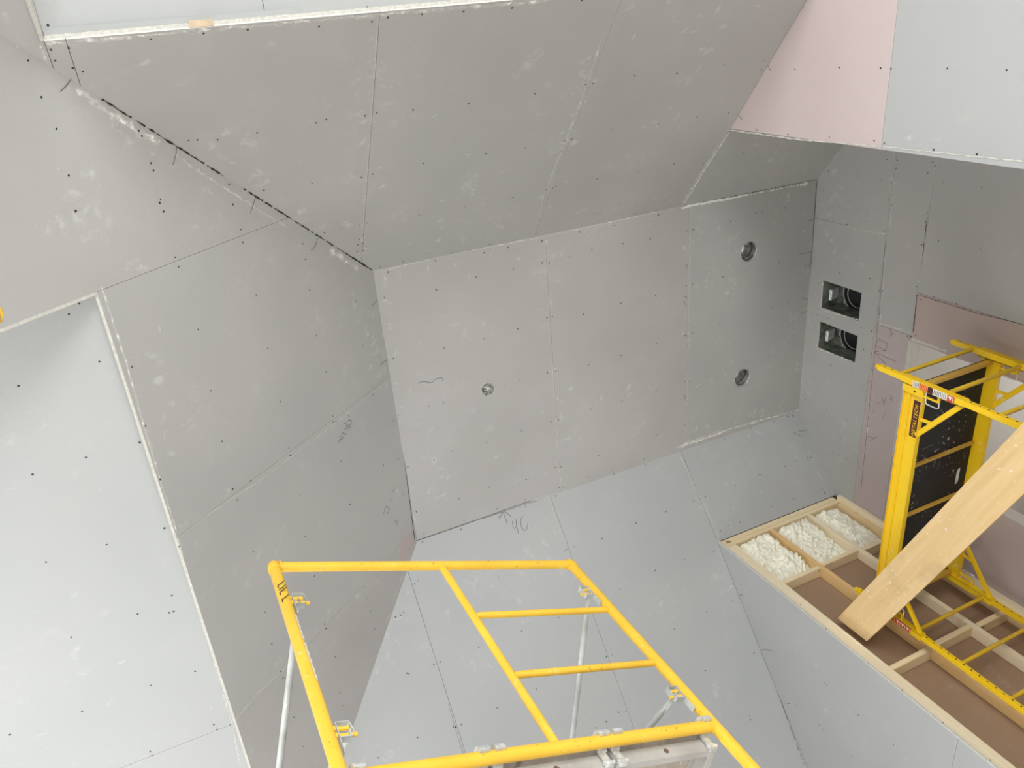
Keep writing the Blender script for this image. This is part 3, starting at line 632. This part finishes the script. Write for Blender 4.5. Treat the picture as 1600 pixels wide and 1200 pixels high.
nslope = lambda x, y: y > 68-.09*x+6 and y < 423-.21*(x-588)-6 and (x-68)*.697+66 > y+8 and (x < 1060 or y < 322-(x-1065)*1.67)
chalk(Cn, PN, inside(along((585, 60), (568, 390), 26, 12) + along((940, 60), (840, 340), 34, 12) + along((300, 230), (560, 400), 60, 20, .02, .07) + along((600, 410), (1050, 318), 40, 12)
   + [(830, 95, .10, 60), (797, 121, .07, 0), (835, 118, .06, 30), (735, 285, .12, 70), (740, 300, .06, 70), (910, 330, .10, 20), (690, 350, .08, 100), (385, 215, .08, 45), (400, 225, .07, 45), (1105, 78, .07, 0), (1090, 110, .05, 60), (980, 310, .08, 0), (960, 325, .07, 0), (215, 100, .08, 20), (420, 70, .06, 0)]
   + along((950, 30), (1150, 30), 14, 25) + along((650, 150), (700, 280), 12, 50, .02, .04), nslope))
chalk(Cw, PW, inside(along((130, 140), (560, 420), 50, 16, .02, .05) + along((545, 430), (600, 590), 24, 10, .03, .07) + along((610, 600), (640, 830), 18, 8) + along((120, 300), (200, 430), 14, 25, .03, .08)
   + along((240, 480), (290, 800), 10, 8, .03, .06) + [(95, 350, .06, 90), (122, 345, .05, 90), (355, 520, .05, 120), (380, 510, .04, 100), (540, 575, .08, 80), (535, 500, .09, 60), (357, 768, .06, 60), (250, 520, .05, 80), (258, 603, .03, 0), (620, 770, .08, 80)]
   + along((380, 1080), (640, 850), 16, 8, .02, .04), lambda x, y: not (x > 150 and x < 588 and y < 118+(x-115)*.66) and not (y > 450 and x < 160+(y-445)*.3+8) and (x < 588+(y-423)*.14-4) and (y > 60+x*.68)))
chalk(Cc, PC, inside(along((600, 430), (640, 830), 30, 10, .02, .06) + along((852, 380), (876, 750), 36, 14, .02, .06) + along((1078, 340), (1072, 680), 26, 8, .02, .05) + along((600, 430), (1060, 330), 24, 8, .02, .05)
   + [(720, 595, .09, 20), (740, 640, .05, 80), (772, 715, .07, 20), (765, 668, .06, 30), (735, 545, .05, 90), (870, 400, .09, 0), (965, 485, .05, 0), (982, 605, .05, 60), (940, 620, .06, 80), (1005, 640, .05, 30), (735, 428, .05, 80), (1205, 460, .03, 0), (1160, 610, .06, 0), (1178, 597, .04, 0)]
   + along((1262, 330), (1245, 620), 24, 8, .02, .05) + along((700, 700), (640, 780), 24, 24, .02, .05) + along((1140, 340), (1090, 600), 18, 24, .02, .05) + along((1080, 690), (1240, 630), 24, 8, .03, .07),
   lambda x, y: y > 430-.2*(x-588)+2 and y < 847-.335*(x-648)-4 and x < 1276-(y-280)*.07-5 and x > 592+(y-423)*.141))
chalk(Clw, PL, [(18, 690, .04, 20), (12, 765, .04, 0), (86, 985, .06, 0), (170, 1098, .04, 40), (118, 929, .03, 20), (130, 1050, .06, 0), (190, 1035, .04, 0), (60, 1150, .05, 0), (205, 1020, .03, 0), (60, 955, .04, 0), (120, 1015, .08, 60), (160, 960, .05, 30)])
chalk(Cs, PS, along((640, 930), (580, 1060), 16, 8, .02, .04) + [(605, 1025, .04, 60), (615, 1040, .04, 80), (1040, 905, .04, 0), (1180, 1122, .05, 20), (700, 960, .08, 70), (660, 1010, .08, 80)])
chalk(Wse, PX, [(1272, 1000, .05, 90), (1275, 1040, .05, 90), (1285, 1010, .04, 90), (1290, 1110, .04, 90), (1194, 985, .03, 90)])
chalk(We, PE, inside(along((1310, 250), (1290, 420), 30, 14, .02, .05) + along((1262, 440), (1262, 620), 20, 6, .02, .04) + along((1384, 370), (1355, 700), 24, 6, .015, .03) + along((1398, 240), (1390, 360), 14, 5, .015, .03) + along((1350, 400), (1358, 620), 14, 8, .015, .035),
   lambda x, y: x > 1278-(y-280)*.07+4 and y > 150+.085*x-20))
chalk(Cna, PN, inside(along((1130, 290), (1270, 270), 14, 5, .02, .05) + along((1120, 240), (1200, 215), 8, 5, .02, .04), lambda x, y: y > 210))
chalk(Csa, PS, along((1080, 710), (1230, 665), 12, 5, .02, .04) + along((1150, 740), (1200, 780), 8, 14, .02, .04))
chalk(Wne, PX, [(1420, 215, .05, 90), (1465, 218, .05, 90)])

# ------------------------------------------------------------------ tubular frame scaffold
ZV = V((0, 0, 1))
def fpt(P, d, s, z, n=None, off=0.0):
    p = V((P[0], P[1], 0)) + V(d)*s + V((0, 0, z))
    return p + n*off if n is not None else p
def copy_tree(o, parent=None, mat=None):
    c = o.copy(); C.objects.link(c)
    if parent is not None: c.parent = parent
    for ch in list(o.children): copy_tree(ch, c)
    return c
FW = 1.484; FH = 1.524
def lock_unit(s, z, side, parent):
    """drop lock: folded strap with two yellow studs, local frame: x along the frame, z up"""
    mb = MB(); x = s
    w0, w1 = side*.030, side*.075
    path = [V((x+w0, 0, z+.030)), V((x+w1, 0, z+.030)), V((x+w1+side*.006, 0, z-.012)), V((x+w1-side*.004, 0, z-.034)), V((x+w0, 0, z-.034)), V((x+w0, 0, z+.030))]
    for a, b2 in zip(path, path[1:]):
        c = (a+b2)/2; t = (b2-a); L = t.length
        mb.box(c, (t, (0, 1, 0), t.normalized().cross(V((0, 1, 0)))), (L/2+.001, .013, .0016), M['galv_dirty'])
    mb.box((x+w0, 0, z-.062), ((1, 0, 0), (0, 1, 0), (0, 0, 1)), (.0018, .013, .035), M['galv_dirty'], .001)
    mb.build('lock_strap', parent)
    for dz in (.012, -.018):
        mb = MB(); mb.tube([(x+side*.012, 0, z+dz), (x+side*.092 if dz < 0 else x+side*.072, 0, z+dz)], .0075, M['yellow'], 12)
        mb.tube([(x+side*.018, 0, z+dz), (x+side*.026, 0, z+dz)], .0125, M['yellow'], 12); mb.build('brace_stud', parent)
def mason_frame(first=True):
    r = root('tubular_scaffold')
    for s in (0, FW):
        mb = MB(); mb.tube([(s, 0, .0215), (s, 0, 1.536), (s, 0, 1.545)], [.0235, .0235, .019], M['yellow'], 20)
        mb.tube([(s, 0, 1.495), (s, 0, 1.512)], .0265, M['yellow'], 20); mb.build('leg', r)
    mb = MB(); mb.tube([(.018, 0, 1.524), (FW-.018, 0, 1.524)], .0215, M['yellow'], 20); mb.build('top_bar', r)
    mb = MB(); mb.tube([(.018, 0, .388), (FW-.018, 0, .388)], .0235, M['yellow'], 20); mb.build('bearer_bar', r)
    mb = MB(); mb.tube([(.762, 0, .405), (.762, 0, 1.508)], .0165, M['yellow'], 16); mb.build('inner_post', r)
    for z in (1.140, .762):
        mb = MB(); mb.tube([(.772, 0, z), (.79, 0, z), (FW-.04, 0, z), (FW-.016, 0, z)], [.010, .0145, .0145, .010], M['yellow'], 14); mb.build('rung', r)
    for s, sd in ((0, 1), (FW, -1)):
        for z in (1.285, .575): lock_unit(s, z, sd, r)
    # weld lumps where bars meet
    for s in (.022, FW-.022):
        for z in (1.524, .388):
            mb = MB(); mb.tube([(s-.003, 0, z), (s+.003, 0, z)], .027, M['yellow'], 14); mb.build('weld', r)
    return r
FP = V((.0825, 2.0127, 0)); FD = V((.9269, .3753, 0)); FN = V((-.3753, .9269, 0)); ANG = math.atan2(FD.y, FD.x)
ZB = 1.347; BAY = 2.13
f0 = mason_frame(); f0.location = (FP.x, FP.y, ZB); f0.rotation_euler = (0, 0, ANG)
tag(f0, 'large yellow tubular scaffold frame with two ladder rungs, at the bottom centre of the photo', 'scaffold', 'stacked tubular scaffold frames')
f1 = copy_tree(f0); f1.location = (FP.x+FN.x*BAY, FP.y+FN.y*BAY, ZB); f1.rotation_euler = (0, 0, ANG)
f1['label'] = 'yellow scaffold frame carrying the far end of the grey scaffold planks'
f2 = copy_tree(f0); A2 = math.atan2(.89, -.45); f2.location = (-.535, .745, ZB); f2.rotation_euler = (0, 0, A2)
f2['label'] = 'yellow scaffold frame whose capped leg tip just shows at the left edge of the photo'
names = {id(f0): 0}
for base, where in ((f0, 'below the large ladder frame'), (f1, 'below the far end frame'), (f2, 'below the frame at the left edge')):
    for lv, wd in ((1, 'middle'), (2, 'lowest')):
        c = copy_tree(base); c.location.z = ZB - FH*lv
        c['label'] = 'yellow tubular scaffold frame stacked ' + where + ', ' + wd + ' of its stack'
# hand lettering on the left leg
def text_mesh(txt, size, mat, name, mw, parent, shear=0.0, extrude=.0004):
    cu = bpy.data.curves.new(name, 'FONT'); cu.body = txt; cu.size = size; cu.extrude = extrude; cu.shear = shear
    cu.space_character = 1.18; cu.align_x = 'LEFT'; cu.align_y = 'BOTTOM'
    t = bpy.data.objects.new(name, cu); C.objects.link(t)
    dg = bpy.context.evaluated_depsgraph_get(); me = bpy.data.meshes.new_from_object(t.evaluated_get(dg))
    bpy.data.objects.remove(t); me.materials.clear(); me.materials.append(mat); me.transform(mw)
    o = bpy.data.objects.new(name, me); C.objects.link(o); o.parent = parent; return o
# letters run down the leg, on the side turned to the room (-y local, a little to -x)
nd = V((-.72, -.694, 0)).normalized(); ex = V((0, 0, -1)); ey = nd.cross(ex)
mw = Matrix(((ex.x, ey.x, nd.x, nd.x*.0238-ey.x*.011), (ex.y, ey.y, nd.y, nd.y*.0238-ey.y*.011), (ex.z, ey.z, nd.z, 1.37), (0, 0, 0, 1)))
text_mesh('LIL L', .050, M['label_black'], 'hand_lettering', mw, f0)
mb = MB(); nd2 = V((.62, -.785, 0)).normalized(); 
for z0, z1 in ((1.02, 1.17), (.80, 1.0)):
    sd = ZV.cross(nd2)
    for q in range(14):
        za = z0+(z1-z0)*q/14; zb = z0+(z1-z0)*(q+1)/14; wv = .005*(1+.5*math.sin(q*2.1))
        p = nd2*.0242
        mb.add([p+sd*wv+V((0, 0, za)), p-sd*wv+V((0, 0, za)), p-sd*wv+V((0, 0, zb)), p+sd*wv+V((0, 0, zb))], [(0, 1, 2, 3)], M['label_white'])
mb.build('plaster_smear', f0)
# cross braces: two flattened tubes pinned together
def brace(s, side, label):
    r = root('cross_brace', label, 'scaffold brace', 'galvanised cross braces of the scaffold')
    zu, zl = ZB+1.285-.018, ZB+.575-.018; x = s + side*.050
    for a, b2, o2 in ((zu, zl, 0.0), (zl, zu, side*.016)):
        p = fpt(FP, FD, x+o2, a); q = fpt(FP, FD, x+o2, b2, FN, BAY); t = (q-p).normalized()
        mb = MB(); mb.tube([p+t*.075, p+t*.12, q-t*.12, q-t*.075], [.009, .0135, .0135, .009], M['galv_dirty'], 14); mb.build('brace_tube', r)
        for e, sg in ((p, 1), (q, -1)):
            mb = MB(); mb.box(e+t*sg*.04, (t, FD, t.cross(FD)), (.058, .0022, .0135), M['galv_dirty'], .0015); mb.build('flattened_end', r)
    c = fpt(FP, FD, x, (zu+zl)/2, FN, BAY/2); mb = MB(); mb.tube([c-FD*.016, c+FD*(.03*side)], .006, M['galv'], 10); mb.build('pivot_bolt', r)
    relocate(r, fpt(FP, FD, x, zu)); return r
brace(0, 1, 'galvanised scaffold cross brace pinned to the left leg of the large yellow frame')
brace(FW, -1, 'galvanised scaffold cross brace pinned to the right leg behind the two ladder rungs')

# aluminium planks hooked over the bearer bar
def plank(s0, s1, label):
    r = root('scaffold_plank', label, 'scaffold plank', 'aluminium scaffold planks on the bearer bar')
    zt = ZB+.388+.012; W_ = s1-s0
    ax = (FD, FN, ZV)
    def P(s, n_, z): return fpt(FP, FD, s, z, FN, n_)
    Lh = BAY/2
    for s in (s0+.006, s1-.006):
        mb = MB(); mb.box(P(s, Lh, zt-.045), ax, (.0025, Lh-.045, .038), M['alum']); sg = 1 if s < (s0+s1)/2 else -1
        mb.box(P(s+sg*.013, Lh, zt-.0815), ax, (.013, Lh-.045, .002), M['alum']); mb.box(P(s+sg*.013, Lh, zt-.0125), ax, (.013, Lh-.045, .002), M['alum']); mb.build('side_rail', r)
    for n_, e in ((.050, -1), (BAY-.050, 1)):
        mb = MB(); mb.box(P((s0+s1)/2, n_, zt-.052), ax, (W_/2-.004, .0022, .028), M['alum'])
        mb.box(P((s0+s1)/2, n_-e*.012, zt-.079), ax, (W_/2-.004, .014, .002), M['alum']); mb.box(P((s0+s1)/2, n_-e*.012, zt-.026), ax, (W_/2-.004, .014, .002), M['alum'])
        mb.tube([P(s0+W_*.52, n_+e*.0015, zt-.052), P(s0+W_*.52, n_+e*.0035, zt-.052)], .011, M['ply_edge'], 14); mb.build('end_beam', r)
        for s in (s0+.024, s1-.024):
            mb = MB(); c0 = e*.048 if e < 0 else .048
            bar = 0.0 if e < 0 else BAY
            arc = []
            for q in range(13):
                t = math.radians(-25 + q*(205/12)); arc.append(P(s, bar - e*.0385*math.cos(t), ZB+.388+.0385*math.sin(t)))
            inner = []
            for q in range(13):
                t = math.radians(-25 + q*(205/12)); inner.append(P(s, bar - e*.0242*math.cos(t), ZB+.388+.0242*math.sin(t)))
            vs = []
            for a_, b3 in zip(arc, inner):
                vs += [a_-FD*.019, a_+FD*.019, b3+FD*.019, b3-FD*.019]
            fs = []
            for q in range(12):
                o_ = q*4
                for k2 in range(4): fs.append((o_+k2, o_+(k2+1) % 4, o_+4+(k2+1) % 4, o_+4+k2))
            fs += [(3, 2, 1, 0), (48, 49, 50, 51)]
            mb.add(vs, fs, M['galv'], False)
            mb.box(P(s, bar-e*.040, ZB+.388-.030), ax, (.015, .007, .032), M['galv'], .003)
            mb.box(P(s, bar-e*.042, ZB+.388-.062), ax, (.017, .010, .014), M['galv'], .004)
            mb.tube([P(s-.022, bar-e*.036, ZB+.388-.062), P(s+.022, bar-e*.036, ZB+.388-.062)], .008, M['galv'], 12)
            mb.build('hook', r)
    mb = MB(); mb.box(P((s0+s1)/2, Lh, zt-.004), ax, (W_/2-.006, Lh-.030, .0062), M['ply']); 
    mb.box(P((s0+s1)/2, .0295, zt-.004), ax, (W_/2-.008, .0006, .006), M['ply_edge']); mb.build('deck', r)
    for q in (1, 2, 3):
        mb = MB(); mb.box(P((s0+s1)/2, BAY*q/4, zt-.030), ax, (W_/2-.010, .014, .019), M['alum']); mb.build('cross_rib', r)
    relocate(r, P(s0, 0, zt))
plank(.985, 1.460, 'grey aluminium scaffold plank with plywood deck beside the right leg of the large yellow frame')
plank(.505, .975, 'grey aluminium scaffold plank hooked on the middle of the yellow bearer bar')
plank(.025, .495, 'grey scaffold plank nearest the left leg of the large yellow frame')

# ------------------------------------------------------------------ baker scaffold standing on the landing
BX0, BX1, BY0, BY1 = 3.92, 4.60, 2.262, 4.020; BT = 3.25; PB = LAND+.115
bk = root('baker_scaffold', 'bright yellow baker scaffold with black deck standing in the alcove behind the slanted board', 'rolling scaffold')
RZ0L = 2.60
def square_post(x, y, hole_dir):
    BT = 3.25 - (.065 if y > 3 else 0)
    mb = MB(); mb.abox(x-.018, x+.018, y-.018, y+.018, PB, BT-.02, M['yellow_b'], .004)
    mb.tube([(x, y, BT-.02), (x, y, BT-.008), (x, y, BT)], [.0175, .0165, .010], M['yellow_b'], 14)
    z = PB+.08
    while z < BT-.05:
        if z < RZ0L or z > 3.09: mb.tube([(x, y-.0182, z), (x, y-.0188, z)], .0052, M['gap'], 10)
        z += .0545
    mb.build('post', bk)
for x in (BX0, BX1):
    for y in (BY0, BY1): square_post(x, y, 0)
for y, zs in ((BY0, [3.085, 2.755, 2.42, 2.09, 1.76]), (BY1, [3.00, 2.675, 2.335, 2.005, 1.675])):
    for z in zs:
        mb = MB(); mb.tube([(BX0+.017, y, z), (BX1-.017, y, z)], .0135, M['yellow_r'], 16); mb.build('rung', bk)
for x in (BX0, BX1):
    for y in (BY0, BY1):
        mb = MB(); mb.tube([(x, y, PB-.03), (x, y, PB+.02)], .013, M['galv'], 12); mb.tube([(x-.018, y, LAND+.05), (x+.018, y, LAND+.05)], .05, M['flex'], 24)
        mb.box((x-.024, y, LAND+.07), ((1, 0, 0), (0, 1, 0), (0, 0, 1)), (.002, .02, .03), M['galv']); mb.box((x+.024, y, LAND+.07), ((1, 0, 0), (0, 1, 0), (0, 0, 1)), (.002, .02, .03), M['galv'])
        mb.box((x, y, LAND+.10), ((1, 0, 0), (0, 1, 0), (0, 0, 1)), (.026, .022, .003), M['galv']); mb.build('caster', bk)
# deck with side rails, sleeves on each post and triangular gussets
dk = bk
RZ0, RZ1 = 2.885, 3.015
for x, sg in ((BX0, 1), (BX1, -1)):
    mb = MB(); yy0, yy1 = BY0+.02, BY1-.02
    mb.abox(x-.003, x+.003, yy0, yy1, RZ0, RZ1, M['yellow_b'])
    mb.abox(*sorted((x-sg*.016, x+sg*.018)), yy0, yy1, RZ0-.004, RZ0, M['yellow_b'])
    mb.abox(*sorted((x-sg*.016, x-sg*.003)), yy0, yy1, RZ1-.004, RZ1, M['yellow_b'])
    mb.abox(*sorted((x-sg*.012, x-sg*.003)), yy0, yy1, (RZ0+RZ1)/2+.016, (RZ0+RZ1)/2+.038, M['yellow_b'], .003)
    mb.build('side_rail', bk)
    for y, sy in ((BY0, 1), (BY1, -1)):
        zt = RZ1+.03; zb = RZ0-.275
        mb = MB()
        mb.abox(x-.022, x-.0185, y-.022, y+.024, zb, zt, M['yellow_b']); mb.abox(x+.0185, x+.022, y-.022, y+.024, zb, zt, M['yellow_b'])
        mb.abox(x-.022, x+.022, *sorted((y+sy*.0185, y+sy*.023)), zb, zt, M['yellow_b'])
        mb.abox(*sorted((x-sg*.020, x-sg*.004)), *sorted((y+sy*.02, y+sy*.075)), RZ0-.004, zt-.02, M['yellow_b'], .003)
        mb.tube([(x-sg*.0205, y+sy*.05, RZ0+.05), (x-sg*.0225, y+sy*.05, RZ0+.05)], .006, M['gap'], 10)
        mb.build('post_sleeve', bk)
        a = V((x, y+sy*.028, zb+.03)); b2 = V((x, y+sy*.335, RZ0+.004)); t = (b2-a).normalized()
        mb = MB(); mb.box((a+b2)/2, (t, (1, 0, 0), t.cross(V((1, 0, 0)))), ((b2-a).length/2+.012, .009, .016), M['yellow_b'], .003); mb.build('diagonal_strut', bk)
        c = a.lerp(b2, .62); d2 = V((x, y+sy*.115, RZ0)); d2 = V((x, y+sy*.225, RZ0+.002))
        mb = MB(); mb.box((c+d2)/2, ((d2-c), (1, 0, 0), (d2-c).normalized().cross(V((1, 0, 0)))), ((d2-c).length/2, .004, .011), M['yellow_b'], .002); mb.build('short_strut', bk)
        # spring pin: zinc wire loop with its yellow bracket, on the room side
        px_ = x-sg*.004
        def q(dy, dz): return (px_, y+sy*dy, RZ0+dz)
        mb = MB(); mb.tube([q(.026, -.015), q(.098, -.020), q(.108, -.030), q(.108, -.100), q(.098, -.112), q(.026, -.105)], .0042, M['wire'], 8); mb.build('wire_pin', bk)
        mb = MB(); mb.box(q(.064, -.045), ((0, 1, 0), (1, 0, 0), (0, 0, 1)), (.005, .006, .06), M['yellow_b'])
        mb.box(q(.045, -.105), ((0, 1, 0), (1, 0, 0), (0, 0, 1)), (.022, .008, .007), M['yellow_b'], .002); mb.build('pin_bracket', bk)
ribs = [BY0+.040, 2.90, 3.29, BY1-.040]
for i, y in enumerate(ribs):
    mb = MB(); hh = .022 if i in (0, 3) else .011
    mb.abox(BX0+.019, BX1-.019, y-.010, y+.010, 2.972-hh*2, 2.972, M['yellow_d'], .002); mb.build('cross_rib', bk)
mb = MB(); hz_ = []
hx, hy = 4.520, 3.155
def slot(cx, cy, r_, L_):
    return [(cx+r_*math.cos(t), cy+L_+r_*math.sin(t)) for t in [math.pi*k2/8 for k2 in range(9)]] + [(cx+r_*math.cos(t), cy-L_+r_*math.sin(t)) for t in [math.pi+math.pi*k2/8 for k2 in range(9)]]
mb.poly([(BX0+.004, BY0+.036, 2.974), (BX1-.004, BY0+.036, 2.974), (BX1-.004, BY1-.036, 2.974), (BX0+.004, BY1-.036, 2.974)], (0, 0, -1), .012, M['black'],
        [[(a, b2, 2.974) for a, b2 in slot(hx, hy, .024, .045)]], M['black'])
mb.build('deck_panel', bk)
# maroon name strip on the rail and warning stickers on the sleeve
mb = MB(); ly0, ly1, lz = 2.375, 2.625, 2.914; fx = BX0-.0172
def on_rail(y, z): return (fx, y, z)
mb.add([(BX0-.0035, ly0, RZ0+.058), (BX0-.0035, ly1, RZ0+.058), (BX0-.0035, ly1, RZ0+.008), (BX0-.0035, ly0, RZ0+.008)], [(0, 1, 2, 3)], M['label_maroon'])
mb.build('name_strip', bk)
ex = V((0, -1, 0)); ey = V((0, 0, 1)); ez = V((-1, 0, 0))
mw = Matrix(((ex.x, ey.x, ez.x, BX0-.0040), (ex.y, ey.y, ez.y, ly1-.006), (ex.z, ey.z, ez.z, RZ0+.014), (0, 0, 0, 1)))
text_mesh('METALTECH', .034, M['yellow_b'], 'name_lettering', mw, bk, .25)
def stickers(x, y, z0, cols, name, h=.052):
    mb = MB(); z = z0
    for cname, L_ in cols:
        mb.add([(x, y-.019, z), (x, y+.021, z), (x, y+.021, z-L_), (x, y-.019, z-L_)], [(0, 1, 2, 3)], M[cname])
        if cname in ('label_white', 'label_orange'):
            for q2 in range(int(L_/.011)):
                zz = z-.006-q2*.011; mb.add([(x-.0004, y-.015, zz), (x-.0004, y+.016, zz), (x-.0004, y+.016, zz-.004), (x-.0004, y-.015, zz-.004)], [(0, 1, 2, 3)], M['label_black' if cname == 'label_white' else 'label_red'])
        if cname in ('label_red',):
            mb.add([(x-.0004, y-.013, z-.006), (x-.0004, y+.015, z-.022), (x-.0004, y-.013, z-.030)], [(0, 1, 2)], M['label_white'])
            mb.add([(x-.0004, y-.015, z-.036), (x-.0004, y+.016, z-.036), (x-.0004, y+.016, z-.040), (x-.0004, y-.015, z-.040)], [(0, 1, 2, 3)], M['label_white'])
        z -= L_
    mb.build(name, bk)
stickers(BX0-.0226, BY0, 2.955, [('label_white', .045), ('label_orange', .060), ('label_maroon', .035), ('label_white', .095), ('label_red', .048)], 'warning_sticker')
stickers(BX0-.0226, BY1, 2.92, [('label_maroon', .03), ('label_green', .055), ('label_orange', .02), ('label_red', .04), ('label_red', .04), ('label_red', .045)], 'warning_sticker')
relocate(bk, (BX0, BY0, LAND))
